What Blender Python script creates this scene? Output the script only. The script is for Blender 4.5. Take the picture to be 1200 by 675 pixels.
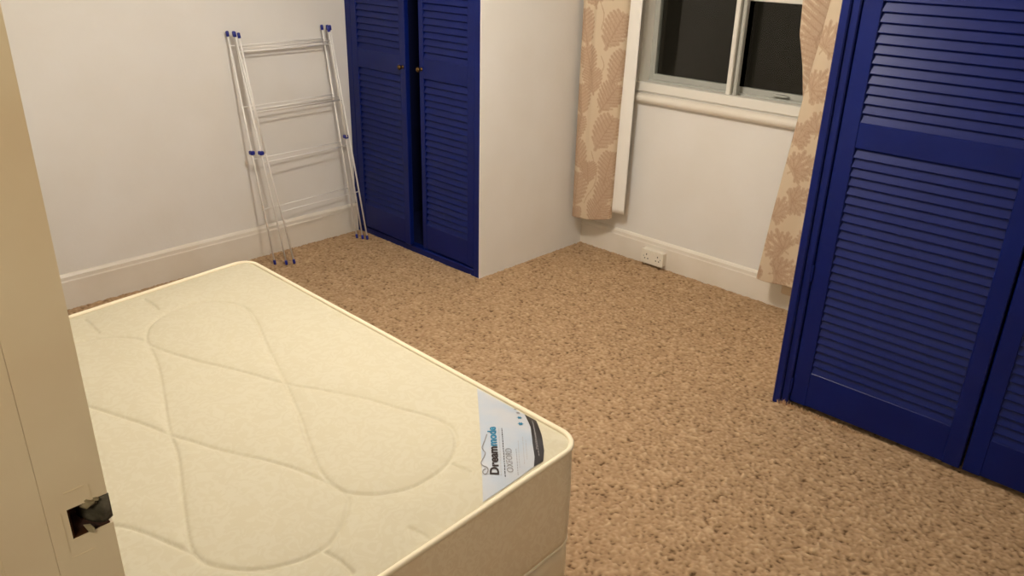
import bpy, bmesh, math, random
import numpy as np
from mathutils import Matrix, Vector

for o in list(bpy.data.objects):
    bpy.data.objects.remove(o, do_unlink=True)
sc = bpy.context.scene
C = sc.collection
random.seed(4); rng = np.random.default_rng(7)

# ------------------------------------------------------------------ camera
EYE = 1.84
cam_d = bpy.data.cameras.new('camera'); cam = bpy.data.objects.new('camera', cam_d); C.objects.link(cam)
cam_d.sensor_width = 36.0; cam_d.lens = 36.0 * 945.67 / 1200.0; cam_d.clip_start = 0.02
yaw, pit, rol = math.radians(-43.4267), math.radians(23.528), math.radians(1.412)
fwd = Vector((math.sin(yaw)*math.cos(pit), math.cos(yaw)*math.cos(pit), -math.sin(pit)))
rgt = Vector((math.cos(yaw), -math.sin(yaw), 0)); up = rgt.cross(fwd)
r2 = rgt*math.cos(rol) + up*math.sin(rol); u2 = -rgt*math.sin(rol) + up*math.cos(rol)
cam.matrix_world = Matrix(((r2.x, u2.x, -fwd.x, 0), (r2.y, u2.y, -fwd.y, 0), (r2.z, u2.z, -fwd.z, EYE), (0, 0, 0, 1)))
sc.camera = cam

# ------------------------------------------------------------------ world, lamp, added fill, exposure
w = bpy.data.worlds.new('night'); sc.world = w; w.use_nodes = True
w.node_tree.nodes['Background'].inputs[0].default_value = (1.0, 0.78, 0.5, 1)
w.node_tree.nodes['Background'].inputs[1].default_value = 0.008
ld = bpy.data.lights.new('ceiling_bulb', 'POINT'); ld.energy = 73; ld.color = (1.0, 0.93, 0.86); ld.shadow_soft_size = 0.075
lamp = bpy.data.objects.new('ceiling_bulb', ld); C.objects.link(lamp); lamp.location = (-2.06, 1.82, 2.40)
hd = bpy.data.lights.new('doorway_fill', 'POINT'); hd.energy = 17; hd.color = (1.0, 0.86, 0.62); hd.shadow_soft_size = 0.12  # unseen fill added to brighten the jamb and the mattress side
fill_light = bpy.data.objects.new('doorway_fill', hd); C.objects.link(fill_light); fill_light.location = (-0.03, -0.45, 2.15)
sc.view_settings.view_transform = 'Standard'; sc.view_settings.look = 'None'
sc.view_settings.gamma = 1.0; sc.view_settings.use_curve_mapping = False
sc.view_settings.exposure = 0.2

# ------------------------------------------------------------------ materials
def lin(r, g, b):
    f = lambda c: c/12.92 if c <= .04045 else ((c+.055)/1.055)**2.4
    return (f(r/255), f(g/255), f(b/255), 1)
def mat(name, col, rough=.6, spec=.5, metal=0.0, col2=None, nscale=20, nmix=(.35, .65), bump=0.0, bscale=60, bdist=.002, coat=0, detail=4):
    m = bpy.data.materials.new(name); m.use_nodes = True
    nt = m.node_tree; b = nt.nodes['Principled BSDF']
    b.inputs['Base Color'].default_value = col; b.inputs['Roughness'].default_value = rough
    b.inputs['Specular IOR Level'].default_value = spec; b.inputs['Metallic'].default_value = metal
    b.inputs['Coat Weight'].default_value = coat
    tc = nt.nodes.new('ShaderNodeTexCoord')
    if col2:
        n = nt.nodes.new('ShaderNodeTexNoise'); n.inputs['Scale'].default_value = nscale; n.inputs['Detail'].default_value = detail
        r = nt.nodes.new('ShaderNodeValToRGB'); r.color_ramp.elements[0].position = nmix[0]; r.color_ramp.elements[1].position = nmix[1]
        r.color_ramp.elements[0].color = col; r.color_ramp.elements[1].color = col2
        nt.links.new(tc.outputs['Object'], n.inputs['Vector']); nt.links.new(n.outputs['Fac'], r.inputs['Fac'])
        nt.links.new(r.outputs['Color'], b.inputs['Base Color'])
    if bump:
        n2 = nt.nodes.new('ShaderNodeTexNoise'); n2.inputs['Scale'].default_value = bscale; n2.inputs['Detail'].default_value = 3
        bp = nt.nodes.new('ShaderNodeBump'); bp.inputs['Strength'].default_value = bump; bp.inputs['Distance'].default_value = bdist
        nt.links.new(tc.outputs['Object'], n2.inputs['Vector']); nt.links.new(n2.outputs['Fac'], bp.inputs['Height'])
        nt.links.new(bp.outputs['Normal'], b.inputs['Normal'])
    return m
def attr_mat(name, attr, stops, rough=.9, spec=.1, bump=0, bscale=300, bdist=.001, noise=0, nscale=3):
    m = bpy.data.materials.new(name); m.use_nodes = True
    nt = m.node_tree; b = nt.nodes['Principled BSDF']
    b.inputs['Roughness'].default_value = rough; b.inputs['Specular IOR Level'].default_value = spec
    a = nt.nodes.new('ShaderNodeAttribute'); a.attribute_name = attr
    r = nt.nodes.new('ShaderNodeValToRGB')
    els = r.color_ramp.elements
    els[0].position, els[0].color = stops[0]; els[1].position, els[1].color = stops[-1]
    for p, c in stops[1:-1]:
        e = els.new(p); e.color = c
    nt.links.new(a.outputs['Fac'], r.inputs['Fac'])
    nt.links.new(r.outputs['Color'], b.inputs['Base Color'])
    if bump:
        tc = nt.nodes.new('ShaderNodeTexCoord')
        n2 = nt.nodes.new('ShaderNodeTexNoise'); n2.inputs['Scale'].default_value = bscale; n2.inputs['Detail'].default_value = 2
        bp = nt.nodes.new('ShaderNodeBump'); bp.inputs['Strength'].default_value = bump; bp.inputs['Distance'].default_value = bdist
        nt.links.new(tc.outputs['Object'], n2.inputs['Vector']); nt.links.new(n2.outputs['Fac'], bp.inputs['Height'])
        nt.links.new(bp.outputs['Normal'], b.inputs['Normal'])
    return m

M_WALL = mat('wall_paint', lin(233, 230, 223), .75, .25, col2=lin(229, 225, 216), nscale=2.5, bump=.25, bscale=45, bdist=.0025)
M_CEIL = mat('ceiling_paint', lin(236, 234, 229), .9, .1)
M_TRIM = mat('trim_gloss', lin(233, 226, 212), .35, .45, col2=lin(226, 217, 200), nscale=4, bump=.12, bscale=30, bdist=.002)
M_JAMB = mat('jamb_paint', lin(234, 218, 188), .5, .35, col2=lin(226, 206, 174), nscale=6, bump=.2, bscale=25, bdist=.002)
M_BLUE = mat('blue_gloss_paint', lin(7, 26, 97), .36, .24, col2=lin(6, 22, 88), nscale=5, bump=.10, bscale=35, bdist=.0015)
M_DARK = mat('closet_inside_shade', lin(24, 30, 66), .9, .1)  # dark colour stands in for the shade behind the doors
M_BRASS = mat('aged_brass', lin(120, 92, 50), .35, .5, metal=.9, col2=lin(80, 60, 36), nscale=60)
M_WIRE = mat('white_wire', lin(246, 243, 236), .4, .5)
M_CAP = mat('blue_plastic', lin(26, 36, 130), .4, .5)
M_PLAST = mat('white_plastic', lin(236, 229, 212), .35, .5)
M_HOLE = mat('dark_hole', lin(24, 18, 14), .9, .1)
M_METAL = mat('old_strike_metal', lin(118, 114, 100), .45, .5, metal=.25, col2=lin(66, 60, 50), nscale=70, bump=.5, bscale=90, bdist=.002)
M_WOODHOLE = mat('raw_mortise_wood', lin(74, 44, 26), .9, .1, col2=lin(36, 22, 14), nscale=60)
M_FLAKE = mat('paint_flake', lin(170, 158, 130), .5, .3, col2=lin(120, 108, 84), nscale=90)
M_FRAME = mat('window_paint', lin(228, 224, 212), .4, .45)
M_ALU = mat('window_grey', lin(176, 176, 166), .4, .45)
M_LINING = mat('curtain_lining', lin(238, 234, 224), .9, .1, bump=.2, bscale=400, bdist=.0006)
M_CREAM = mat('divan_fabric', lin(236, 220, 188), .85, .15, bump=.35, bscale=120, bdist=.002)
M_PIPE = mat('piping_tape', lin(240, 228, 198), .7, .2, bump=.2, bscale=220, bdist=.001)
M_LABEL = mat('label_satin', lin(186, 188, 190), .4, .4, col2=lin(170, 182, 194), nscale=9, bump=.12, bscale=40, bdist=.002)
M_BAND = mat('label_black', lin(38, 34, 34), .4, .4)
M_INK = mat('ink_dark', lin(48, 38, 34), .6, .2)
M_TEAL = mat('ink_teal', lin(50, 120, 150), .6, .2)
M_GREYINK = mat('ink_grey', lin(140, 136, 134), .6, .2)
M_SILVER = mat('ink_light', lin(170, 166, 162), .6, .2)
# glass
M_GLASS = bpy.data.materials.new('window_glass'); M_GLASS.use_nodes = True
g = M_GLASS.node_tree.nodes['Principled BSDF']
g.inputs['Base Color'].default_value = (.9, .93, .9, 1); g.inputs['Roughness'].default_value = .0
g.inputs['Transmission Weight'].default_value = 1.0; g.inputs['IOR'].default_value = 1.34
# mattress ticking: cream damask with a fine woven scroll relief
def damask(name, c1, c2, scale, strength):
    m = bpy.data.materials.new(name); m.use_nodes = True
    nt = m.node_tree; b = nt.nodes['Principled BSDF']; b.inputs['Roughness'].default_value = .75; b.inputs['Specular IOR Level'].default_value = .25
    tc = nt.nodes.new('ShaderNodeTexCoord')
    n = nt.nodes.new('ShaderNodeTexNoise'); n.inputs['Scale'].default_value = scale; n.inputs['Detail'].default_value = 1; n.inputs['Distortion'].default_value = 2.5
    r = nt.nodes.new('ShaderNodeValToRGB'); r.color_ramp.elements[0].position = .44; r.color_ramp.elements[1].position = .54
    r.color_ramp.elements[0].color = c1; r.color_ramp.elements[1].color = c2
    bp = nt.nodes.new('ShaderNodeBump'); bp.inputs['Strength'].default_value = strength; bp.inputs['Distance'].default_value = .002
    nt.links.new(tc.outputs['Object'], n.inputs['Vector']); nt.links.new(n.outputs['Fac'], r.inputs['Fac'])
    nt.links.new(r.outputs['Color'], b.inputs['Base Color']); nt.links.new(r.outputs['Color'], bp.inputs['Height'])
    nt.links.new(bp.outputs['Normal'], b.inputs['Normal'])
    return m
M_TICK = damask('mattress_ticking', lin(205, 197, 171), lin(202, 193, 165), 22, .2)
M_SIDE = damask('border_lightened', lin(242, 228, 198), lin(236, 220, 188), 26, .5)  # same ticking as the top, lightened for light the side lacks
M_CARPET = attr_mat('carpet', 'tuft_shade', [(0.0, lin(100, 76, 52)), (.3, lin(152, 124, 93)), (.65, lin(177, 147, 113)), (1.0, lin(200, 173, 138))], .95, .05, bump=.5, bscale=500, bdist=.002)
M_CURT = attr_mat('curtain_print', 'print', [(0.0, lin(206, 187, 159)), (.5, lin(185, 159, 133)), (1.0, lin(166, 136, 110))], .8, .2, bump=.25, bscale=350, bdist=.0008)

# ------------------------------------------------------------------ mesh helpers
def smooth(me):
    me.polygons.foreach_set('use_smooth', [True]*len(me.polygons))
def obj(name, me, m, parent=None, sm=False):
    if isinstance(me, bmesh.types.BMesh):
        bm = me; me = bpy.data.meshes.new(name); bmesh.ops.recalc_face_normals(bm, faces=bm.faces); bm.to_mesh(me); bm.free()
    o = bpy.data.objects.new(name, me); C.objects.link(o)
    if m and not me.materials: me.materials.append(m)
    if parent: o.parent = parent
    if sm: smooth(me)
    return o
def tag(o, label=None, cat=None, group=None, kind=None):
    if label: o['label'] = label
    if cat: o['category'] = cat
    if group: o['group'] = group
    if kind: o['kind'] = kind
    return o
def empty(name, loc, label, cat):
    o = bpy.data.objects.new(name, None); C.objects.link(o); o.location = loc; o.empty_display_size = .1
    return tag(o, label, cat)
def add_box(bm, x0, x1, y0, y1, z0, z1, bev=0, seg=1):
    v = [bm.verts.new(p) for p in ((x0,y0,z0),(x1,y0,z0),(x1,y1,z0),(x0,y1,z0),(x0,y0,z1),(x1,y0,z1),(x1,y1,z1),(x0,y1,z1))]
    fs = [bm.faces.new([v[i] for i in q]) for q in ((0,3,2,1),(4,5,6,7),(0,1,5,4),(1,2,6,5),(2,3,7,6),(3,0,4,7))]
    if bev:
        es = list({e for f in fs for e in f.edges})
        bmesh.ops.bevel(bm, geom=es, offset=bev, segments=seg, affect='EDGES', profile=.6)
def boxes(*bs, bev=0, seg=1):
    bm = bmesh.new()
    for b in bs: add_box(bm, *b, bev=bev, seg=seg)
    return bm
def add_tube(bm, pts, r, n=8, closed=False, caps=True):
    pts = [Vector(p) for p in pts]; rings = []; N = len(pts)
    for i, p in enumerate(pts):
        if closed: d = pts[(i+1) % N] - pts[i-1]
        else: d = pts[min(i+1, N-1)] - pts[max(i-1, 0)]
        d.normalize()
        a = Vector((0, 0, 1)) if abs(d.z) < .9 else Vector((0, 1, 0))
        s = d.cross(a).normalized(); t = s.cross(d)
        rings.append([bm.verts.new(p + (s*math.cos(k*2*math.pi/n) + t*math.sin(k*2*math.pi/n))*r) for k in range(n)])
    for i in range(N if closed else N-1):
        A, B = rings[i], rings[(i+1) % N]
        for k in range(n): bm.faces.new((A[k], A[(k+1) % n], B[(k+1) % n], B[k]))
    if caps and not closed:
        bm.faces.new(rings[0]); bm.faces.new(rings[-1][::-1])
def add_lathe(bm, prof, axis_o, axis_d, n=14):
    d = Vector(axis_d).normalized(); a = Vector((0, 0, 1)) if abs(d.z) < .9 else Vector((1, 0, 0))
    s = d.cross(a).normalized(); t = s.cross(d); o = Vector(axis_o); rings = []
    for h, r in prof:
        rings.append([bm.verts.new(o + d*h + (s*math.cos(k*2*math.pi/n) + t*math.sin(k*2*math.pi/n))*max(r, 1e-4)) for k in range(n)])
    for A, B in zip(rings, rings[1:]):
        for k in range(n): bm.faces.new((A[k], A[(k+1) % n], B[(k+1) % n], B[k]))
    bm.faces.new(rings[0]); bm.faces.new(rings[-1][::-1])
def prism_x(bm, prof, x0, x1):
    """profile [(y,z)] swept along x"""
    a = [bm.verts.new((x0, y, z)) for y, z in prof]; b = [bm.verts.new((x1, y, z)) for y, z in prof]; n = len(prof)
    for i in range(n): bm.faces.new((a[i], a[(i+1) % n], b[(i+1) % n], b[i]))
    bm.faces.new(a[::-1]); bm.faces.new(b)
def prism_y(bm, prof, y0, y1):
    a = [bm.verts.new((x, y0, z)) for x, z in prof]; b = [bm.verts.new((x, y1, z)) for x, z in prof]; n = len(prof)
    for i in range(n): bm.faces.new((a[i], a[(i+1) % n], b[(i+1) % n], b[i]))
    bm.faces.new(a[::-1]); bm.faces.new(b)
def grid_mesh(name, P, attrs=None, closed=False):
    """P: (nv, nu, 3) array -> quad grid"""
    nv, nu, _ = P.shape
    me = bpy.data.meshes.new(name)
    idx = np.arange(nv*nu).reshape(nv, nu)
    q = np.stack([idx[:-1, :-1], idx[:-1, 1:], idx[1:, 1:], idx[1:, :-1]], -1).reshape(-1, 4)
    me.vertices.add(nv*nu); me.vertices.foreach_set('co', P.reshape(-1).astype(np.float32))
    me.loops.add(q.size); me.loops.foreach_set('vertex_index', q.reshape(-1).astype(np.int32))
    me.polygons.add(len(q)); me.polygons.foreach_set('loop_start', np.arange(0, q.size, 4, dtype=np.int32))
    me.polygons.foreach_set('use_smooth', np.ones(len(q), dtype=bool))
    me.update(calc_edges=True)
    for k, a in (attrs or {}).items():
        at = me.attributes.new(k, 'FLOAT', 'POINT'); at.data.foreach_set('value', a.reshape(-1).astype(np.float32))
    return me
def struct(name, bm, m, label, cat, parent=None, sm=False):
    o = obj(name, bm, m, parent, sm)
    if parent is None: tag(o, label, cat, kind='structure')
    return o

# ------------------------------------------------------------------ room dimensions
XL, XE = -4.325, 0.62          # left wall, east wall
YS, YF, YW = 0.157, 3.036, 3.979   # door wall (room side), wardrobe fronts, window wall
XC, XR = -3.135, -1.268        # ends of the two wardrobes beside the window bay
HC = 2.55

# floor: carpet with real tufts (height grid)
dx = .0047
nx = int((XE - XL)/dx); ny = int((YW + .0 - 0.0)/dx)
gx = np.linspace(XL, XE, nx); gy = np.linspace(-.05, YW, ny)
X, Y = np.meshgrid(gx, gy)
def blur(a, k=1):
    for _ in range(k):
        a = (np.roll(a, 1, 0) + np.roll(a, -1, 0) + 2*a)/4
        a = (np.roll(a, 1, 1) + np.roll(a, -1, 1) + 2*a)/4
    return a
def norm(a): return (a - a.mean())/a.std()
h1 = norm(blur(rng.standard_normal(X.shape), 1)); h2 = norm(blur(rng.standard_normal(X.shape), 9)); h3 = norm(blur(rng.standard_normal(X.shape), 60))
Z = .0019*h1 + .0005*h2 - .003
Xj = X + rng.uniform(-.0022, .0022, X.shape); Yj = Y + rng.uniform(-.0022, .0022, X.shape)
tuft_shade = np.clip(.60 + .15*h1 + .03*h2 + .012*h3 - .18*(h1 < -1.5), 0, 1)  # random speckle plus shade painted into the low pits
floor = obj('floor', grid_mesh('floor', np.stack([Xj, Yj, Z], -1), {'tuft_shade': tuft_shade}), M_CARPET)
tag(floor, 'beige speckled loop pile carpet covering the bedroom floor', 'carpet', kind='structure')

# walls
struct('ceiling', boxes((XL-.12, XE+.12, -.0, YW+.2, HC, HC+.1)), M_CEIL, 'white painted ceiling above the bedroom', 'ceiling')
struct('wall_left', boxes((XL-.12, XL, -.0, YW+.2, -.03, HC)), M_WALL, 'off-white painted wall behind the folded airer', 'wall')
struct('wall_east', boxes((XE, XE+.12, -.0, YW+.2, -.03, HC)), M_WALL, 'off-white painted wall beside the large louvred wardrobe', 'wall')
WX0, WX1, WZ0, WZ1 = -2.80, -1.62, 1.03, 2.15
struct('wall_window', boxes((XL, WX0, YW, YW+.2, -.03, HC), (WX1, XE, YW, YW+.2, -.03, HC), (WX0, WX1, YW, YW+.2, -.03, WZ0), (WX0, WX1, YW, YW+.2, WZ1, HC)),
       M_WALL, 'off-white painted wall around and below the dark window', 'wall')
JX0, JX1 = -.62, .34
struct('wall_door', boxes((XL, JX0, .0, YS-.012, -.03, HC), (JX1, XE, .0, YS-.012, -.03, HC), (JX0, JX1, .0, YS-.012, 2.1, HC)), M_WALL, 'off-white wall around the open doorway', 'wall')
bm = bmesh.new(); pl = [(XC, YF-.006), (XC, YW), (XC-.06, YW), (XC-.06, YF+.055), (XC-.004, YF+.055), (XC-.004, YF-.006)]
lo = [bm.verts.new((x, y, -.03)) for x, y in pl]; hi = [bm.verts.new((x, y, HC)) for x, y in pl]
for i in range(6): bm.faces.new((lo[i], lo[(i+1) % 6], hi[(i+1) % 6], hi[i]))
bm.faces.new(lo[::-1]); bm.faces.new(hi)
struct('wall_alcove', bm, M_WALL, 'plain off-white return wall between narrow wardrobe and window bay', 'wall')
struct('wall_partition', boxes((XR+.006, XR+.05, YF+.02, YW, -.03, HC)), M_WALL, 'off-white return wall behind the large wardrobe frame', 'wall')
struct('wall_header', boxes((XL, XC-.06, YF+.01, YF+.09, 2.16, HC), (XR+.05, XE, YF+.01, YF+.09, 2.16, HC)), M_WALL, 'off-white wall panels above both wardrobes', 'wall')

# skirting boards
def skirt_prof(h, t): return [(0, -.01), (-t, -.01), (-t, h-.038), (-t+.003, h-.032), (-t+.004, h-.014), (-t+.012, h-.004), (0, h)]
bm = bmesh.new(); prism_y(bm, [(XL - a, z) for a, z in skirt_prof(.185, .022)], YS-.02, YF+.02)
struct('baseboard_left', bm, M_TRIM, 'tall cream painted skirting board along the airer wall', 'skirting board')
bm = bmesh.new(); prism_x(bm, [(YW + a, z) for a, z in skirt_prof(.163, .02)], XC, XR+.006)
struct('baseboard_window', bm, M_TRIM, 'cream painted skirting board under the window', 'skirting board')

# ------------------------------------------------------------------ window
win = boxes((WX0-.004, WX1+.004, YW-.014, YW+.03, 1.032, 1.086), bev=.004)       # front bottom rail of the frame
add_box(win, WX0, WX0+.012, YW+.002, YW+.135, 1.06, WZ1)                            # left reveal lining
add_box(win, WX1-.012, WX1, YW+.002, YW+.135, 1.06, WZ1)
add_box(win, WX0, WX1, YW+.002, YW+.135, WZ1-.02, WZ1)
add_box(win, WX0, WX1, YW+.028, YW+.11, 1.031, 1.078)
window = struct('window_1', win, M_FRAME, 'two-light painted window with black night panes', 'window')
bm = bmesh.new(); ns = 10
prof = [(YW+.0, .968)] + [(YW-.012-.030*math.sin(math.pi*k/ns), .995-.027*math.cos(math.pi*k/ns)) for k in range(ns+1)] + [(YW+.0, 1.022)]
prism_x(bm, prof, WX0-.03, WX1+.03); o = obj('window_sill', bm, M_TRIM, window)
sash = boxes((WX0+.010, WX0+.045, YW+.10, YW+.137, 1.04, 2.13), (WX1-.045, WX1-.012, YW+.10, YW+.135, 1.07, 2.13),
             (WX0+.040, WX1-.040, YW+.102, YW+.133, 1.04, 1.120), (WX0+.016, WX1-.016, YW+.085, YW+.103, 1.04, 1.090), bev=.003)
obj('sash_frame', sash, M_ALU, window)
obj('mullion', boxes((-2.224, -2.199, YW+.004, YW+.045, 1.084, 2.13), bev=.004), M_FRAME, window)
obj('mullion_bead', boxes((-2.192, -2.170, YW+.02, YW+.055, 1.084, 2.13), bev=.005), M_ALU, window)
obj('glazing_bar', boxes((WX0+.03, WX1-.03, YW+.085, YW+.125, 1.562, 1.60), bev=.003), M_FRAME, window)
obj('window_catch', boxes((-1.985, -1.93, YW+.074, YW+.104, 1.100, 1.112), (-1.93, -1.90, YW+.070, YW+.104, 1.103, 1.110), bev=.002), M_ALU, window)
for x0, x1 in ((WX0+.045, -2.19), (-2.19, WX1-.045)):
    for z0, z1 in ((1.120, 1.575), (1.60, 2.13)):
        obj('pane', boxes((x0-.012, x1+.012, YW+.112, YW+.116, z0-.012, z1+.008)), M_GLASS, window)

# ------------------------------------------------------------------ door lining at the left, with the broken strike
JF = -.58
lin_b = boxes((JX0, JF, -.03, .127, -.01, 2.1), (JX0, JF, .127, YS, -.01, 1.405), (JX0, JF, .127, YS, 1.433, 2.1), (JX0, -.612, .127, YS, 1.405, 1.433))
jamb = struct('trim_1', lin_b, M_JAMB, 'cream painted door lining with a broken latch strike, at left', 'door frame')
obj('door_stop', boxes((JF-.002, JF+.0008, .078, .113, -.01, 2.1), bev=.001), M_JAMB, jamb)
obj('architrave', boxes((JX0-.04, JX0, YS-.012, YS+.004, -.01, 2.14), bev=.003), M_JAMB, jamb)
obj('mortise', boxes((-.6135, -.611, .127, YS-.002, 1.405, 1.433)), M_WOODHOLE, jamb)
obj('mortise_wall', boxes((-.612, JF-.001, .1265, .1285, 1.405, 1.433), (-.612, JF-.001, .127, YS-.002, 1.4045, 1.406), (-.612, JF-.001, .127, YS-.002, 1.432, 1.4335)), M_WOODHOLE, jamb)
# bent metal lip from inside the mortise to the corner of the lining
us = np.linspace(0, 1, 10); vs = np.linspace(0, 1, 8); P = np.zeros((8, 10, 3))
for i, v in enumerate(vs):
    for j, u in enumerate(us):
        y = .1375 + u*(YS+.0008-.1375)
        x = -.6005 + .0203*min(1, u*1.5)**.7 + .0012*math.sin(9*v+4*u)*(1-u)
        zlo, zhi = 1.4105 - .006*u*(1-u)*2, 1.4325 - .003*(1-u)
        P[i, j] = (x, y, zlo + v*(zhi-zlo))
lip = obj('strike_lip', grid_mesh('strike_lip', P), M_METAL, jamb); md = lip.modifiers.new('t', 'SOLIDIFY'); md.thickness = .0012
def flake(name, pts, th=.0015):
    bm = bmesh.new(); a = [bm.verts.new(p) for p in pts]; b = [bm.verts.new((p[0]+th, p[1], p[2])) for p in pts]; n = len(pts)
    bm.faces.new(a); bm.faces.new(b[::-1])
    for i in range(n): bm.faces.new((a[i], a[(i+1) % n], b[(i+1) % n], b[i]))
    return obj(name, bm, M_FLAKE, jamb)
flake('metal_shard', [(-.584, .1365, 1.4335), (-.580, .1415, 1.4355), (-.578, .1465, 1.4325), (-.580, .1460, 1.4295), (-.582, .1405, 1.4265), (-.585, .1370, 1.4285)])
flake('metal_shard', [(-.584, .1365, 1.4115), (-.580, .1405, 1.4125), (-.579, .1425, 1.4085), (-.579, .1415, 1.4045), (-.582, .1385, 1.4055)])
flake('metal_shard', [(-.582, .1455, 1.4345), (-.579, .1500, 1.4335), (-.579, .1490, 1.4315), (-.582, .1455, 1.4315)])
# old plate outline scored in the paint (thin raised paint ridge)
sc_b = boxes((JF-.001, JF+.0006, .1275, .1420, 1.4478, 1.4486), (JF-.001, JF+.0005, .1452, .1457, 1.4360, 1.4480), (JF-.001, JF+.0005, .1225, .1229, 1.3950, 1.4320), (JF-.001, JF+.0005, .1230, .1400, 1.3890, 1.3894))
obj('plate_outline', sc_b, M_JAMB, jamb)
struct('trim_2', boxes((JX1-.04, JX1, -.03, YS, -.01, 2.1), (JX0, JX1, -.03, YS, 2.1, 2.14)), M_JAMB, 'cream painted door lining on the near right side of the doorway', 'door frame')

# ------------------------------------------------------------------ louvred wardrobes
DT = .032
slat_cache = {}
def slat_mesh(wd, hh):
    key = (round(wd, 4), round(hh, 4))
    if key in slat_cache: return slat_cache[key]
    # cross-section: outer edge low, inner edge high, rounded nose
    a = math.radians(21); L = hh*1.18; t = .0065
    dy, dz = math.sin(a), math.cos(a)          # direction up the slat (inwards and up)
    ny_, nz_ = -math.cos(a), math.sin(a)       # outward normal
    c = []
    for s, q in ((-.5, -.25), (-.5, .30), (-.455, .5), (.47, .5), (.5, .2), (.5, -.5), (-.44, -.5)):
        c.append((dy*s*L + ny_*q*t, dz*s*L + nz_*q*t))
    bm = bmesh.new(); prism_x(bm, c, -wd/2, wd/2); bmesh.ops.recalc_face_normals(bm, faces=bm.faces)
    me = bpy.data.meshes.new('slat'); bm.to_mesh(me); bm.free(); me.materials.append(M_BLUE)
    slat_cache[key] = me; return me
def louvre_door(parent, x0, x1, z0, z1, sl, sr, rails, pitch, y=YF, rot=0, hinge='l', knob=None):
    """rails: [(zlo, zhi)] from bottom to top; local origin at the hinge foot"""
    hx = x0 if hinge == 'l' else x1
    bm = boxes((x0-hx, x0-hx+sl, 0, DT, z0, z1), (x1-hx-sr, x1-hx, 0, DT, z0, z1), bev=.003)
    for a, b in rails: add_box(bm, x0-hx+sl-.002, x1-hx-sr+.002, .0015, DT-.0015, a, b, bev=.0025)
    d = obj('door', bm, M_BLUE, parent)
    d.location = (hx - parent.location.x, y - parent.location.y, 0); d.rotation_euler.z = rot
    wd = (x1 - x0) - sl - sr + .006
    for (a0, a1), (b0, b1) in zip(rails, rails[1:]):
        n = max(1, round((b0-a1)/pitch)); p = (b0-a1)/n
        me = slat_mesh(wd, p)
        for k in range(n):
            s = bpy.data.objects.new('slat', me); C.objects.link(s); s.parent = d
            s.location = ((x0-hx+sl + x1-hx-sr)/2, .013, a1 + p*(k+.5)); s.rotation_euler.x = random.uniform(-.02, .02)
    if knob:
        bm = bmesh.new(); add_lathe(bm, [(0, .011), (.003, .011), (.004, .006), (.014, .005), (.017, .010), (.022, .0145), (.028, .0150), (.033, .011), (.036, .003)], (knob[0]-hx, 0, knob[1]), (0, -1, 0))
        obj('knob', bm, M_BRASS, d, sm=True)
    return d

# narrow wardrobe in the far corner
LX = XL
wl = empty('wardrobe', ((LX+XC)/2, YF+.3, 0), 'narrow blue louvred wardrobe with two brass knobs in the far corner', 'wardrobe')
def rel(o, p=None):
    return o
def wpart(name, bm, par, m=M_BLUE, sm=False):
    o = obj(name, bm, m, par, sm); o.location = tuple(-c for c in par.location); return o
wpart('frame_stile', boxes((LX, LX+.055, YF-.012, YF+.06, -.005, 2.16), bev=.004), wl)
wpart('frame_stile', boxes((XC-.052, XC-.004, YF-.006, YF+.05, -.005, 2.16), bev=.004), wl)
wpart('frame_header', boxes((LX+.055, XC-.052, YF-.012, YF+.06, 2.075, 2.16), bev=.004), wl)
wpart('plinth', boxes((LX+.055, XC-.052, YF-.004, YF+.05, -.005, .038), bev=.004), wl)
wpart('back_panel', boxes((LX+.01, XC-.07, YF+.62, YF+.635, 0, 2.16)), wl, M_DARK)
wpart('side_panel', boxes((LX+.001, LX+.012, YF+.06, YF+.62, 0, 2.16)), wl, M_DARK)  # unseen panel added to keep the door gap dark
wpart('bottom_board', boxes((LX+.012, XC-.07, YF+.05, YF+.62, .0, .012)), wl, M_DARK)
railsL = [(.05, .205), (1.085, 1.198), (1.985, 2.065)]
louvre_door(wl, LX+.058, -3.738, .045, 2.065, .058, .052, railsL, .0378, y=YF-.014, rot=math.radians(-1.2), hinge='l', knob=(-3.762, 1.136))
louvre_door(wl, -3.648, XC-.056, .045, 2.065, .038, .055, railsL, .0378, y=YF+.002, rot=math.radians(.0), hinge='r', knob=(-3.628, 1.136))

# wide wardrobe at the right
wr = empty('wardrobe', ((XR+XE)/2, YF+.3, 0), 'large blue louvred wardrobe in the right foreground beside the patterned curtain', 'wardrobe')
wpart('frame_stile', boxes((XR, XR+.035, YF-.022, YF+.06, -.005, 2.16), bev=.005), wr)
wpart('frame_bead', boxes((XR+.034, XR+.066, YF-.010, YF+.06, -.005, 2.16), bev=.004), wr)
wpart('frame_stile', boxes((.20, XE, YF-.012, YF+.06, -.005, 2.16), bev=.005), wr)
wpart('frame_header', boxes((XR+.066, .20, YF-.012, YF+.06, 2.075, 2.16), bev=.004), wr)
wpart('back_panel', boxes((XR+.06, XE-.01, YF+.62, YF+.635, 0, 2.16)), wr, M_DARK)
railsR = [(.025, .184), (1.145, 1.240), (1.985, 2.065)]
d1 = louvre_door(wr, -1.199, -.512, .022, 2.065, .069, .064, railsR, .0356, y=YF, hinge='l')
d2 = louvre_door(wr, -.503, .190, .022, 2.065, .064, .069, railsR, .0356, y=YF+.004, hinge='r')
for z in (.10, .62, 1.75):
    bm = bmesh.new(); add_tube(bm, [(-1.2005, YF-.004, z-.035), (-1.2005, YF-.004, z+.035)], .0045, 8); wpart('hinge', bm, wr)

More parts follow.
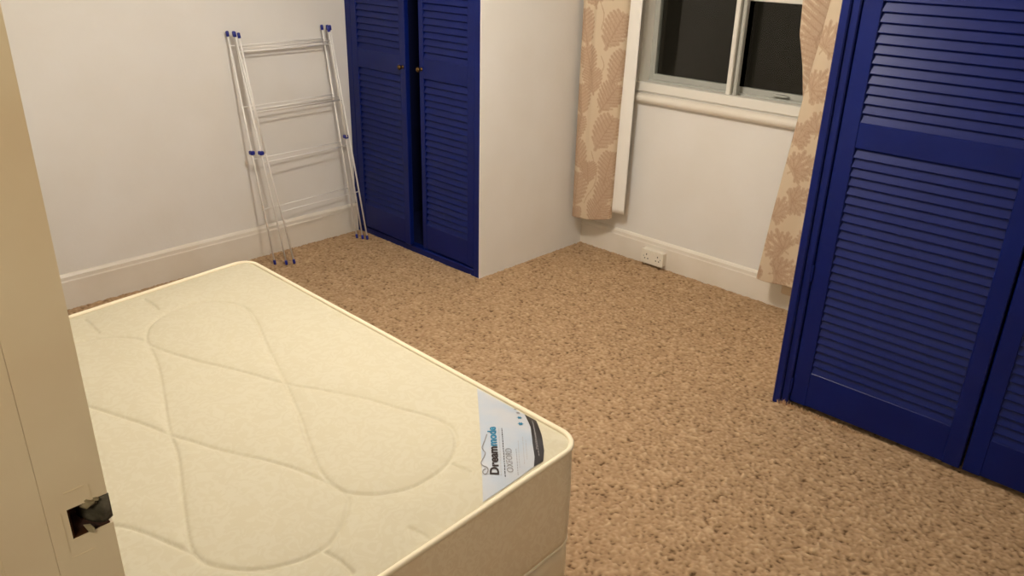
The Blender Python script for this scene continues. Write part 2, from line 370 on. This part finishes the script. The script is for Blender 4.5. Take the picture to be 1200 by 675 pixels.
# frayed carpet tufts creeping up the foot of the wide wardrobe
bm = bmesh.new()
for k in range(170):
    u = random.random()**1.5; x = XR + .03 + u*.36; y = YF - .024 + (0.012 if x > XR+.035 else 0) + random.uniform(-.006, .003)
    h = random.uniform(.010, .034)*(1 - .5*u); lx = random.uniform(-.014, .014); ly = random.uniform(-.008, -.001); wd = random.uniform(.0012, .0024)
    a = bm.verts.new((x-wd, y, -.006)); b = bm.verts.new((x+wd, y, -.006)); c = bm.verts.new((x+wd*.6+lx*.5, y+ly*.4, h*.6)); d = bm.verts.new((x-wd*.6+lx*.5, y+ly*.4, h*.6)); e = bm.verts.new((x+lx, y+ly, h))
    bm.faces.new((a, b, c, d)); bm.faces.new((d, c, e))
fr = obj('carpet_fray', bm, mat('carpet_fibre', lin(196, 164, 128), .95, .05), floor); fr['kind'] = 'stuff'

# ------------------------------------------------------------------ bed: divan base and mattress
FL, FR, NR, NL = [np.array(p) for p in ((-3.105, 1.588), (-1.190, 1.563), (-1.150, .345), (-2.975, .345))]
ZT, ZB = .512, .172
QUILT = [
[(-2.644, 0.942), (-2.711, 0.98), (-2.763, 1.038), (-2.798, 1.108), (-2.8, 1.192), (-2.762, 1.259), (-2.701, 1.305), (-2.631, 1.316), (-2.537, 1.296), (-2.424, 1.256), (-2.295, 1.208), (-2.189, 1.172), (-2.037, 1.12), (-1.927, 1.08), (-1.833, 1.044), (-1.736, 1.003), (-1.634, 0.962), (-1.564, 0.938), (-1.498, 0.93), (-1.451, 0.94), (-1.402, 0.979), (-1.369, 1.029), (-1.352, 1.094), (-1.356, 1.172), (-1.382, 1.238), (-1.424, 1.292), (-1.475, 1.325), (-1.519, 1.333), (-1.581, 1.323), (-1.671, 1.287), (-1.769, 1.255), (-1.859, 1.214), (-1.946, 1.168), (-2.037, 1.12), (-2.14, 1.082), (-2.247, 1.042), (-2.352, 0.996), (-2.461, 0.959), (-2.538, 0.937), (-2.594, 0.928), (-2.644, 0.942)],
[(-2.627, 0.935), (-2.437, 0.888), (-2.251, 0.822), (-2.115, 0.771), (-2.013, 0.735), (-1.912, 0.708), (-1.786, 0.658), (-1.673, 0.613), (-1.586, 0.579), (-1.525, 0.561), (-1.474, 0.562), (-1.421, 0.586), (-1.374, 0.629), (-1.341, 0.682), (-1.323, 0.744), (-1.328, 0.806), (-1.364, 0.865), (-1.407, 0.91), (-1.45, 0.933), (-1.498, 0.93), (-1.563, 0.915), (-1.642, 0.894), (-1.741, 0.853), (-1.833, 0.805), (-1.925, 0.769), (-2.013, 0.735), (-2.132, 0.699), (-2.222, 0.667), (-2.309, 0.633), (-2.45, .585), (-2.56, .57), (-2.67, .60), (-2.74, .67), (-2.768, 0.756), (-2.75, 0.815), (-2.72, 0.867), (-2.665, 0.91), (-2.616, 0.93)],
[(-2.992, 1.085), (-2.90, 1.08), (-2.842, 1.073)], [(-2.952, 0.85), (-2.875, 0.846), (-2.793, 0.839)],
[(-2.56, .57), (-2.3, .50), (-2.0, .42), (-1.85, .40), (-1.729, 0.481), (-1.649, 0.515), (-1.576, 0.538), (-1.517, 0.558)],
[(-1.245, 0.974), (-1.212, 0.984), (-1.176, 0.987)], [(-1.313, 0.776), (-1.27, 0.786), (-1.217, 0.787)], [(-1.356, 1.218), (-1.30, 1.228)], [(-2.395, 1.535), (-2.35, 1.545)]]
def catmull(pts, n=5):
    p = [np.array(q) for q in pts]; out = []
    for i in range(len(p)-1):
        a, b, c, d = p[max(i-1, 0)], p[i], p[i+1], p[min(i+2, len(p)-1)]
        for k in range(n):
            t = k/n; out.append(.5*((2*b) + (-a+c)*t + (2*a-5*b+4*c-d)*t*t + (-a+3*b-3*c+d)*t**3))
    out.append(p[-1]); return np.array(out)
SEG = []
for q in QUILT:
    c = catmull(q, 3); SEG += list(zip(c[:-1], c[1:]))
SA = np.array([s[0] for s in SEG]); SB = np.array([s[1] for s in SEG])
def dist_q(P):
    d = np.full(len(P), 9.0)
    for a, b in zip(SA, SB):
        ab = b - a; t = np.clip(((P - a)@ab)/(ab@ab + 1e-12), 0, 1)
        d = np.minimum(d, np.hypot(*(P - (a + t[:, None]*ab)).T))
    return d
EDG = [(NL, NR), (NR, FR), (FR, FL), (FL, NL)]
def dist_e(P):
    d = np.full(len(P), 9.0)
    for a, b in EDG:
        n = np.array([-(b-a)[1], (b-a)[0]]); n = n/np.linalg.norm(n); d = np.minimum(d, (P - a)@n)
    return np.maximum(d, 0)
def top_z(P):
    P = np.asarray(P, float).reshape(-1, 2); e = dist_e(P); q = dist_q(P)
    z = ZT - .004 + .024*(1 - np.exp(-e/.09))
    k = np.clip(e/.05, 0, 1)
    z += k*(.006*(1 - np.exp(-q/.045)) - .0052*np.exp(-(q/.0048)**2) - .004)
    z += .0012*np.sin(P[:, 0]*23 + 2*np.sin(P[:, 1]*17))*np.sin(P[:, 1]*29 + 1.3*np.sin(P[:, 0]*13))*k
    return z
LEN, WID, RC = 1.9, 1.22, .075
def rounded(s, t):
    """s in [0,LEN], t in [0,WID] -> rounded rectangle"""
    s = np.asarray(s, float).copy(); t = np.asarray(t, float).copy()
    for sx in (0, 1):
        for ty in (0, 1):
            a = (RC - s)/RC if sx == 0 else (s - (LEN-RC))/RC
            b = (RC - t)/RC if ty == 0 else (t - (WID-RC))/RC
            m = (a > 0) & (b > 0)
            A, B = a[m], b[m]; A2 = A*np.sqrt(1 - B*B/2); B2 = B*np.sqrt(1 - A*A/2)
            s[m] = RC - A2*RC if sx == 0 else LEN-RC + A2*RC
            t[m] = RC - B2*RC if ty == 0 else WID-RC + B2*RC
    return s, t
def warp(s, t):
    u, v = (s/LEN)[..., None], (t/WID)[..., None]
    return NL*(1-u)*(1-v) + NR*u*(1-v) + FR*u*v + FL*(1-u)*v
mattress = empty('mattress', (-2.1, .95, ZB), 'deep cream quilted mattress with a printed corner label on low base', 'mattress')
def mpart(name, me, m, par=None, sm=False):
    o = obj(name, me, m, par or mattress, sm)
    if par is None: o.location = tuple(-c for c in mattress.location)
    return o
s, t = np.meshgrid(np.linspace(0, LEN, 440), np.linspace(0, WID, 280)); s, t = rounded(s, t)
P2 = warp(s, t); Zt = top_z(P2.reshape(-1, 2)).reshape(s.shape)
mpart('top_panel', grid_mesh('top_panel', np.concatenate([P2, Zt[..., None]], -1)), M_TICK)
def outline(off=0.0, n=16):
    """closed rounded outline in world xy, offset outwards"""
    pts = []
    for cx, cy, a0 in ((LEN-RC, WID-RC, 0), (RC, WID-RC, 90), (RC, RC, 180), (LEN-RC, RC, 270)):
        for k in range(n+1):
            a = math.radians(a0 + 90*k/n); pts.append((cx + (RC+off)*math.cos(a), cy + (RC+off)*math.sin(a)))
    dense = []
    for i in range(len(pts)):
        a, b = np.array(pts[i]), np.array(pts[(i+1) % len(pts)]); m = max(1, int(np.linalg.norm(b-a)/.03))
        for k in range(m): dense.append(a + (b-a)*k/m)
    d = np.array(dense); return warp(d[:, 0], d[:, 1])
prof = [(.000, ZT-.003), (.001, ZT-.012), (.004, ZT-.04), (.007, ZT-.11), (.008, (ZT+ZB)/2), (.007, ZB+.09), (.006, ZB+.03), (.003, ZB+.008), (-.02, ZB+.002)]
rows = []
for off, z in prof:
    o2 = outline(off); o2 = np.vstack([o2, o2[:1]])
    wob = .0035*np.sin(np.arange(len(o2))*.55 + z*40)*np.sin(np.arange(len(o2))*.13)
    rows.append(np.concatenate([o2, np.full((len(o2), 1), z)], -1))
mpart('side_border', grid_mesh('side_border', np.array(rows)), M_SIDE)
o2 = outline(.001)
bm = bmesh.new(); add_tube(bm, [(p[0], p[1], ZT) for p in o2], .0085, 8, closed=True); mpart('piping', bm, M_PIPE, sm=True)
bm = bmesh.new(); o3 = outline(.002); add_tube(bm, [(p[0], p[1], ZB+.006) for p in o3], .006, 8, closed=True); mpart('piping', bm, M_PIPE, sm=True)

# printed corner label
def sheet(name, poly, m, par, lift, sub=4):
    bm = bmesh.new(); vs = [bm.verts.new((x, y, 0)) for x, y in poly]; bm.faces.new(vs)
    bmesh.ops.triangulate(bm, faces=bm.faces)
    for _ in range(sub):
        es = [e for e in bm.edges if e.calc_length() > .018]
        if es: bmesh.ops.subdivide_edges(bm, edges=es, cuts=1); bmesh.ops.triangulate(bm, faces=bm.faces)
    zz = top_z([(v.co.x, v.co.y) for v in bm.verts])
    for v, z in zip(bm.verts, zz): v.co.z = z + lift
    o = obj(name, bm, m, par, sm=True)
    for p in o.data.polygons:
        if p.normal.z < 0: p.flip()
    return o
inner = [(-1.400, 1.548), (-1.33, 1.499), (-1.271, 1.443), (-1.227, 1.404), (-1.202, 1.374)]
outer = [(-1.352, 1.548), (-1.28, 1.492), (-1.228, 1.445), (-1.202, 1.412)]
lab = sheet('corner_label', [(-1.612, 1.552), (-1.50, 1.551)] + inner + [(-1.196, 1.27), (-1.193, 1.172), (-1.262, 1.236), (-1.40, 1.362)], M_LABEL, mattress, .0018)
lab.location = tuple(-c for c in mattress.location); lab['label'] = 'pale satin corner label printed Dreammode'
sheet('label_band', inner + outer[::-1], M_BAND, lab, .0024)
O = np.array((-1.2365, 1.2735)); E1 = np.array((-.739, .674)); E2 = np.array((-.674, -.739))
def text(body, name, m, org, size, length=None, offset=0.0, flip=False, lift=.0034):
    cu = bpy.data.curves.new(name, 'FONT'); cu.body = body; cu.size = 1.0; cu.offset = offset; cu.resolution_u = 3
    to = bpy.data.objects.new(name, cu); C.objects.link(to); bpy.context.view_layer.update()
    me = bpy.data.meshes.new_from_object(to.evaluated_get(bpy.context.evaluated_depsgraph_get()))
    bpy.data.objects.remove(to, do_unlink=True); bpy.data.curves.remove(cu)
    n = len(me.vertices); co = np.empty(n*3); me.vertices.foreach_get('co', co); co = co.reshape(-1, 3)
    x0, x1 = co[:, 0].min(), co[:, 0].max(); sx = (length/(x1-x0)) if length else size
    p = np.array(org) + (co[:, :1]-x0)*sx*E1 + co[:, 1:2]*size*E2
    out = np.concatenate([p, (top_z(p)+lift)[:, None]], -1); me.vertices.foreach_set('co', out.reshape(-1)); me.update()
    me.materials.clear(); return obj(name, me, m, lab)
text('Dream', 'brand_word', M_INK, O, .034, .118, .036)
text('mode', 'brand_word', M_TEAL, O + E1*.121, .034, .094, .036)
text('OXFORD', 'model_word', M_GREYINK, O + E1*.012 - E2*.040, .026, .098, -.004)
def stroke(name, pts, wd, m, lift=.0034):
    pts = [np.array(p) for p in pts]; L, R = [], []
    for i, p in enumerate(pts):
        d = pts[min(i+1, len(pts)-1)] - pts[max(i-1, 0)]; d = d/np.linalg.norm(d); n = np.array((-d[1], d[0]))
        L.append(p + n*wd/2); R.append(p - n*wd/2)
    A = np.array([L, R]); z = top_z(A.reshape(-1, 2)).reshape(2, -1) + lift
    return obj(name, grid_mesh(name, np.concatenate([A, z[..., None]], -1)), m, lab)
sq = [(-1.385, 1.374), (-1.37, 1.352), (-1.356, 1.33), (-1.348, 1.319), (-1.337, 1.313), (-1.324, 1.308), (-1.314, 1.294), (-1.307, 1.279), (-1.3, 1.269), (-1.29, 1.267), (-1.279, 1.27), (-1.268, 1.264), (-1.261, 1.252), (-1.263, 1.246), (-1.271, 1.247), (-1.278, 1.257), (-1.276, 1.264)]
stroke('squiggle', catmull(sq, 4), .0032, M_GREYINK)
LN = [((-1.23, 1.276), (-1.383, 1.42), M_SILVER, .0016), ((-1.22, 1.281), (-1.377, 1.426), M_INK, .0022), ((-1.204, 1.314), (-1.281, 1.386), M_GREYINK, .0014), ((-1.22, 1.337), (-1.304, 1.418), M_SILVER, .0014), ((-1.222, 1.358), (-1.307, 1.44), M_SILVER, .0014), ((-1.231, 1.378), (-1.292, 1.437), M_SILVER, .0014), ((-1.222, 1.417), (-1.357, 1.535), M_GREYINK, .0022), ((-1.244, 1.431), (-1.342, 1.523), M_GREYINK, .0018)]
for i, (a, b, m, wd) in enumerate(LN):
    a, b = np.array(a), np.array(b); L = np.linalg.norm(b-a); bm_parts = []; tpos = 0
    V = []; F = []
    while tpos < L:
        ln = random.uniform(.004, .012); e = min(L, tpos+ln); p, q = a + (b-a)*tpos/L, a + (b-a)*e/L
        d = (b-a)/L; n = np.array((-d[1], d[0]))*wd/2; k = len(V)
        for c in (p+n, p-n, q-n, q+n): V.append((c[0], c[1], top_z(c)[0] + .0036))
        F.append((k, k+1, k+2, k+3)); tpos = e + .0025
    me = bpy.data.meshes.new('small_print'); me.from_pydata(V, [], F); obj('small_print', me, m, lab)
for i, c in enumerate([(-1.361, 1.489), (-1.389, 1.514), (-1.415, 1.535), (-1.438, 1.547)]):
    R_ = (.010, .009, .008, .006)[i]; V = []
    for k in range(12):
        a = 2*math.pi*k/12; r = R_*(1 if k % 2 else .55); p = np.array(c) + r*(math.cos(a)*E1 + math.sin(a)*E2); V.append((p[0], p[1], top_z(p)[0]+.0034))
    me = bpy.data.meshes.new('care_icon'); me.from_pydata(V, [], [list(range(12))]); obj('care_icon', me, (M_TEAL, M_TEAL, M_GREYINK, M_GREYINK)[i], lab)

base = empty('divan_base', (-2.1, .95, 0), 'low cream fabric bed base under the mattress', 'bed base')
rows = []
for off, z in ((-.004, .004), (.003, .02), (.006, .06), (.006, .13), (.001, .165), (-.05, .1695)):
    q = outline(off); q = np.vstack([q, q[:1]]); rows.append(np.concatenate([q, np.full((len(q), 1), z)], -1))
rows.insert(0, np.concatenate([np.vstack([outline(-.05), outline(-.05)[:1]]), np.full((len(q), 1), .002)], -1))
b_ = obj('upholstered_side', grid_mesh('upholstered_side', np.array(rows)), M_CREAM, base); b_.location = (2.1, -.95, 0)
bm = bmesh.new(); bm.faces.new([bm.verts.new((p[0], p[1], .1695)) for p in outline(-.05)]); b_ = obj('top_deck', bm, M_CREAM, base); b_.location = (2.1, -.95, 0)

# ------------------------------------------------------------------ folded clothes airer leaning on the left wall
air = empty('clothes_airer', (-4.12, 2.6, 0), 'folded white wire clothes airer with blue caps leaning against wall', 'clothes airer')
def apart(name, bm, m, sm=True):
    o = obj(name, bm, m, air, sm); o.location = tuple(-c for c in air.location); return o
# (left foot, left top, right foot, right top)
frames = [((-4.127, 2.281), (-4.297, 2.232), (-4.174, 2.915), (-4.297, 2.838)),
          ((-4.078, 2.330), (-4.272, 2.256), (-4.134, 2.932), (-4.276, 2.862)),
          ((-4.060, 2.372), (-4.255, 2.252), (-4.105, 2.948), (-4.255, 2.866))]
HT = 1.318
def lerp(a, b, t): return tuple(p + (q-p)*t for p, q in zip(a, b))
def rodline(f, top): return (f[0], f[1], .012), (top[0], top[1], HT)
bars = ((.955, .70), (.935, .05), (.69, .0), (.67, .05), (.475, .0), (.255, .0))
for i, (lf, lt, rf, rt) in enumerate(frames):
    for f, tp in ((lf, lt), (rf, rt)):
        a, b = rodline(f, tp)
        bm = bmesh.new(); add_tube(bm, [a, b], .0048, 8); apart('upright', bm, M_WIRE)
        d = (Vector(b)-Vector(a)).normalized()
        bm = bmesh.new(); add_lathe(bm, [(-.012, .006), (-.010, .008), (.014, .008), (.016, .006)], a, d, 10); apart('foot_cap', bm, M_CAP)
        bm = bmesh.new(); add_lathe(bm, [(-.014, .006), (-.012, .0085), (.012, .0085), (.016, .005)], b, d, 10); apart('end_cap', bm, M_CAP)
    la, lb = rodline(lf, lt); ra, rb = rodline(rf, rt)
    for t in ((.952, .700, .476, .250), (.940, .690, .462), (.930, .678, .238))[i]:
        bm = bmesh.new(); add_tube(bm, [lerp(la, lb, t), lerp(ra, rb, t)], .0034, 8); apart('crossbar', bm, M_WIRE)
# upper swing frame, hinged half-way up
sl_, sl_t = lerp(*rodline(frames[1][0], frames[1][1]), .505), (-4.240, 2.268, HT-.006)
sr_, sr_t = lerp(*rodline(frames[1][2], frames[1][3]), .505), (-4.240, 2.845, HT-.006)
sl_ = (sl_[0]+.024, sl_[1]+.012, sl_[2]); sr_ = (sr_[0]+.024, sr_[1]-.008, sr_[2])
for a, b in ((sl_, sl_t), (sr_, sr_t)):
    bm = bmesh.new(); add_tube(bm, [a, b], .0048, 8); apart('upright', bm, M_WIRE)
    bm = bmesh.new(); add_lathe(bm, [(-.014, .006), (-.012, .0085), (.012, .0085), (.016, .005)], b, Vector(b)-Vector(a), 10); apart('end_cap', bm, M_CAP)
for t in (.90, .36):
    bm = bmesh.new(); add_tube(bm, [lerp(sl_, sl_t, t), lerp(sr_, sr_t, t)], .0034, 8); apart('crossbar', bm, M_WIRE)
for c in (lerp(*rodline(frames[0][0], frames[0][1]), .505), lerp(*rodline(frames[1][0], frames[1][1]), .505), lerp(*rodline(frames[1][2], frames[1][3]), .505)):
    apart('hinge', boxes((c[0]-.010, c[0]+.022, c[1]-.017, c[1]+.009, c[2]-.011, c[2]+.011), bev=.004), M_CAP, sm=False)

R = math.radians
# ------------------------------------------------------------------ curtains with printed leaves
def leaf_mask(U, V, cx, cy, ang, L, W, lobes):
    """lobed leaf: a midrib with swept finger lobes on both sides, veined"""
    sel = (np.abs(U-cx) < .16) & (np.abs(V-cy) < .16)
    out = np.zeros(U.shape)
    if not sel.any(): return out
    ca, sa = math.cos(ang), math.sin(ang); du, dv = U[sel]-cx, V[sel]-cy
    a = du*ca + dv*sa; b = -du*sa + dv*ca
    def cap(p, q):
        d0 = np.array((q[0]-p[0], q[1]-p[1])); n2 = d0@d0 + 1e-12
        t = np.clip(((a-p[0])*d0[0] + (b-p[1])*d0[1])/n2, 0, 1)
        return np.hypot(a-p[0]-t*d0[0], b-p[1]-t*d0[1]), t
    body = np.zeros(len(a), bool); vein = np.zeros(len(a), bool)
    rad = L/lobes*.44
    if lobes == 5:                                   # broad fan leaf with finger lobes
        p0 = (-L*.38, 0)
        for i in range(7):
            an = R(-96 + 32*i); ln = L*(.84 - .38*abs(i-3)/3)
            q = (p0[0] + ln*math.cos(an), ln*math.sin(an)*W/L*1.05)
            d, tt = cap(p0, q); body |= d < .0130*(1.1 - .30*tt); vein |= d < .0022
            m_ = (p0[0] + (q[0]-p0[0])*.55, q[1]*.55)
            for sg in (-1, 1):
                a2 = an + sg*R(38); q2 = (m_[0] + ln*.34*math.cos(a2), m_[1] + ln*.34*math.sin(a2)); d, tt = cap(m_, q2); body |= d < .0095*(1.1-.3*tt); vein |= d < .0016
        d, tt = cap((-L*.62, 0), p0); body |= d < .004
        out[sel] = np.where(body, np.where(vein, .86, .52), 0)
        return out
    for i in range(lobes):
        t = .10 + .80*i/(lobes-1); ln = W*.56*math.sin(math.pi*(.12+.80*t))**.8
        for sg in (-1, 1):
            p = (L*(t-.5), 0); q = (p[0] + ln*math.cos(R(56)), sg*ln*math.sin(R(56)))
            d, tt = cap(p, q); body |= d < rad*(1.05-.35*tt); vein |= d < .0022
            q2 = (p[0] + ln*.62*math.cos(R(25)), sg*ln*.62*math.sin(R(25))); d, tt = cap(p, q2); body |= d < rad*.5
    d, tt = cap((-L*.5, 0), (L*.5, 0)); body |= d < rad*.9*(1.1-tt*.4); vein |= d < .003
    out[sel] = np.where(body, np.where(vein, .86, .52), 0)
    return out
def stem_mask(U, V, pts, wd):
    d = np.full(U.shape, 9.0); c = catmull(pts, 6)
    for a, b in zip(c[:-1], c[1:]):
        ab = b-a; t = np.clip(((U-a[0])*ab[0] + (V-a[1])*ab[1])/(ab@ab+1e-12), 0, 1)
        d = np.minimum(d, np.hypot(U-(a[0]+t*ab[0]), V-(a[1]+t*ab[1])))
    return np.where(d < wd, .55, 0)
def curtain_sheet(name, sections, z_levels, par, m, leaves=None, stems=None, n_u=110, dz=.0055, hem=None):
    """sections: list of cross-section polylines [(x,y)] (same count) at z_levels (descending)"""
    secs = []
    for s_ in sections:
        c = catmull(s_, 14); l = np.r_[0, np.cumsum(np.hypot(*np.diff(c, axis=0).T))]; q = np.linspace(0, l[-1], n_u)
        secs.append(np.stack([np.interp(q, l, c[:, 0]), np.interp(q, l, c[:, 1])], -1))
    zl = np.array(z_levels); nz = int((zl[0]-zl[-1])/dz); zz = np.linspace(zl[0], zl[-1], nz)
    P = np.zeros((nz, n_u, 3))
    for i, z in enumerate(zz):
        k = min(max(int(np.searchsorted(-zl, -z, 'right'))-1, 0), len(zl)-2); t = (zl[k]-z)/(zl[k]-zl[k+1])
        P[i, :, :2] = secs[k]*(1-t) + secs[k+1]*t; P[i, :, 2] = z
    if hem is not None:
        h = np.interp(np.linspace(0, 1, n_u), np.linspace(0, 1, len(hem)), hem); f = np.clip((1.2 - zz)/(1.2-zl[-1]), 0, 1)[:, None]
        P[:, :, 2] += f*h[None, :]
    attrs = None
    if leaves is not None:
        S_ = np.r_[0, np.cumsum(np.hypot(*np.diff(secs[-1], axis=0).T))]
        U = np.broadcast_to(S_[None, :], (nz, n_u)); V = P[:, :, 2]; pr = np.zeros((nz, n_u))
        for lf in leaves: pr = np.maximum(pr, leaf_mask(U, V, *lf))
        for st in stems or []: pr = np.maximum(pr, stem_mask(U, V, st, .003))
        attrs = {'print': pr*np.clip(.92 + .10*rng.standard_normal(pr.shape), 0, 1.2)}
    o = obj(name, grid_mesh(name, P, attrs), m, par)
    o.location = tuple(-c for c in par.location)
    md = o.modifiers.new('cloth_thickness', 'SOLIDIFY'); md.thickness = .003; md.offset = 0
    return o
cl = empty('curtain', (-2.97, 3.85, .2), 'narrow leaf-print curtain with white lining left of the window', 'curtain')
lt_ = [(-3.090, 3.860), (-3.097, 3.815), (-3.060, 3.792), (-3.022, 3.812), (-2.985, 3.800), (-2.93, 3.806), (-2.872, 3.822), (-2.822, 3.850), (-2.818, 3.880)]
lm_ = [(-3.090, 3.860), (-3.098, 3.815), (-3.062, 3.795), (-3.020, 3.803), (-2.980, 3.798), (-2.93, 3.806), (-2.878, 3.826), (-2.838, 3.854), (-2.834, 3.885)]
lb_ = [(-3.090, 3.860), (-3.097, 3.815), (-3.062, 3.798), (-3.020, 3.800), (-2.980, 3.802), (-2.94, 3.812), (-2.890, 3.832), (-2.848, 3.858), (-2.842, 3.885)]
lv = []
rl = random.Random(11)
for (u, z, a, L, W) in ((.265, 1.36, 66, .21, .16), (.085, 1.37, 100, .20, .12), (.24, 1.60, 50, .20, .15), (.12, 1.56, 110, .17, .14), (.12, 1.18, 105, .17, .13), (.30, 1.16, 72, .20, .13), (.155, 1.07, 100, .14, .14), (.26, .985, 60, .18, .16),
                        (.085, .955, 95, .18, .14), (.25, .775, 64, .22, .17), (.08, .79, 80, .15, .09), (.085, .62, 115, .19, .15), (.165, .525, 95, .13, .13), (.285, .565, 80, .21, .13), (.085, .40, 85, .22, .16), (.275, .41, 62, .19, .15), (.24, .265, 70, .15, .18), (.09, .235, 110, .10, .12),
                        (.26, 1.84, 75, .2, .15), (.10, 1.78, 105, .18, .14), (.14, 2.0, 70, .2, .14), (.28, 2.1, 100, .18, .14)):
    lv.append((u, z, R(a), L, W, 8))
sts = [[(.20, 1.22), (.22, 1.17), (.20, 1.10), (.23, 1.02), (.20, .93)], [(.18, .66), (.20, .60), (.22, .52), (.21, .45), (.17, .38), (.15, .33)], [(.17, 1.52), (.20, 1.45), (.19, 1.37)]]
curtain_sheet('printed_cloth', [lt_, lt_, lm_, lb_], [2.26, 1.55, .85, .222], cl, M_CURT, lv, sts, n_u=120, hem=[0, 0, .003, .006, .012, .022, .03])
ln_t = [(-3.06, 3.872), (-2.95, 3.862), (-2.86, 3.876), (-2.79, 3.882), (-2.739, 3.892)]
ln_b = [(-3.06, 3.872), (-2.95, 3.862), (-2.88, 3.880), (-2.80, 3.884), (-2.757, 3.892)]
curtain_sheet('lining', [ln_t, ln_b], [2.26, .292], cl, M_LINING, n_u=40, dz=.03)

cr_ = empty('curtain', (-1.6, 3.82, .2), 'leaf-print curtain falling diagonally beside the large blue wardrobe', 'curtain')
E_ = lambda xl, y0: [(xl, y0+.03), (xl+.012, y0), (xl+.07, y0-.008), (xl+.16, y0+.012), (xl+.27, y0-.004), (xl+.38, y0+.015), (xl+.46, y0)]
secs = [E_(-1.560, 3.80), E_(-1.656, 3.80), E_(-1.679, 3.80), E_(-1.708, 3.80), E_(-1.734, 3.80), E_(-1.770, 3.80), E_(-1.805, 3.80)]
secs = [[(min(x, -1.285), y) for x, y in q] for q in secs]
lv = []
edge_x = lambda z: float(np.interp(z, [.192, .587, .926, 1.18, 1.40, 1.608, 2.26], [-1.805, -1.770, -1.734, -1.708, -1.679, -1.656, -1.560]))
for (x, z, a, L, W) in ((-1.69, .995, 70, .16, .13), (-1.648, .845, 40, .18, .17), (-1.628, .665, 15, .17, .16), (-1.745, .60, 70, .18, .12), (-1.735, .42, 150, .20, .18), (-1.645, .275, 20, .19, .17), (-1.592, 1.06, 80, .17, .15),
                        (-1.60, 1.455, 60, .20, .18), (-1.615, 1.235, 30, .19, .17), (-1.80, .235, 80, .07, .05), (-1.54, .48, 60, .18, .16), (-1.52, .86, 100, .18, .16), (-1.50, 1.28, 60, .18, .16), (-1.50, 1.7, 100, .2, .17), (-1.42, .3, 100, .2, .17), (-1.40, 1.05, 40, .2, .17), (-1.45, 2.0, 60, .2, .17)):
    lv.append((x-edge_x(z)+.03, z, R(a), L*.80, W*.82, 5))
curtain_sheet('front_drape', secs, [2.26, 1.608, 1.40, 1.18, .926, .587, .192], cr_, M_CURT, lv, [], n_u=150, hem=[0, 0, .004, .0, -.004])
B_ = lambda xl, xr, y0: [(xl+.02, y0+.04), (xl, y0+.012), (xl+.03, y0-.012), ((xl+xr)/2, y0), (xr-.04, y0+.012), (xr, y0)]
secs = [B_(-1.82, -1.40, 3.885), B_(-1.822, -1.40, 3.885), B_(-1.812, -1.42, 3.885), B_(-1.772, -1.44, 3.885), B_(-1.72, -1.46, 3.885), B_(-1.70, -1.46, 3.885), B_(-1.69, -1.46, 3.885)]
lv = [(x, z, R(a), L, W, 6) for (x, z, a, L, W) in ((.11, 1.50, 75, .2, .19), (.10, 1.34, 100, .2, .18), (.10, 1.17, 80, .2, .16), (.13, 1.75, 80, .2, .15), (.3, 1.4, 80, .2, .15), (.1, .7, 80, .2, .15), (.15, .4, 80, .2, .15))]
curtain_sheet('rear_drape', secs, [2.26, 1.60, 1.44, 1.29, 1.0, .6, .12], cr_, M_CURT, lv, [], n_u=110)

rail = empty('curtain_rail', (-2.2, YW-.12, 2.27), 'plain white curtain rail above the window', 'curtain rail')
bm = bmesh.new(); add_tube(bm, [(XC+.01, 3.86, 2.275), (-1.285, 3.86, 2.275)], .013, 10); o = obj('rail', bm, M_FRAME, rail, True); o.location = tuple(-c for c in rail.location)
for x in (-2.95, -1.45):
    o = obj('bracket', boxes((x-.012, x+.012, 3.855, YW+.002, 2.265, 2.285), (x-.02, x+.02, YW-.008, YW+.002, 2.235, 2.315), bev=.002), M_FRAME, rail); o.location = tuple(-c for c in rail.location)

# ------------------------------------------------------------------ double wall socket on the skirting
so = empty('wall_socket', (-2.541, 3.94, .022), 'white double wall socket mounted low on the skirting under window', 'socket')
def spart(name, bm, m): o = obj(name, bm, m, so); o.location = tuple(-c for c in so.location); return o
sx0, sx1, sz0, sz1, sy = -2.621, -2.462, .020, .108, 3.918
spart('back_box', boxes((sx0+.003, sx1-.003, sy+.007, YW-.018, sz0+.002, sz1-.002), bev=.003), M_PLAST)
spart('faceplate', boxes((sx0, sx1, sy, sy+.009, sz0, sz1), bev=.003, seg=2), M_PLAST)
cx = (sx0+sx1)/2
for s_ in (-1, 1):
    c = cx + s_*.040
    spart('switch', boxes((cx+s_*.012-.006, cx+s_*.012+.006, sy-.004, sy+.002, sz0+.060, sz0+.078), bev=.0015), M_PLAST)
    spart('pin_slot', boxes((c-.0028, c+.0028, sy-.0008, sy+.002, sz0+.052, sz0+.062)), M_HOLE)
    spart('pin_slot', boxes((c-.0145, c-.0075, sy-.0008, sy+.002, sz0+.028, sz0+.034)), M_HOLE)
    spart('pin_slot', boxes((c+.0075, c+.0145, sy-.0008, sy+.002, sz0+.028, sz0+.034)), M_HOLE)
for s_ in (-1, 1):
    bm = bmesh.new(); add_lathe(bm, [(0, .004), (.0012, .004), (.0014, .002)], (cx+s_*.060, sy+.0005, sz0+.044), (0, -1, 0), 10); spart('screw', bm, M_ALU)
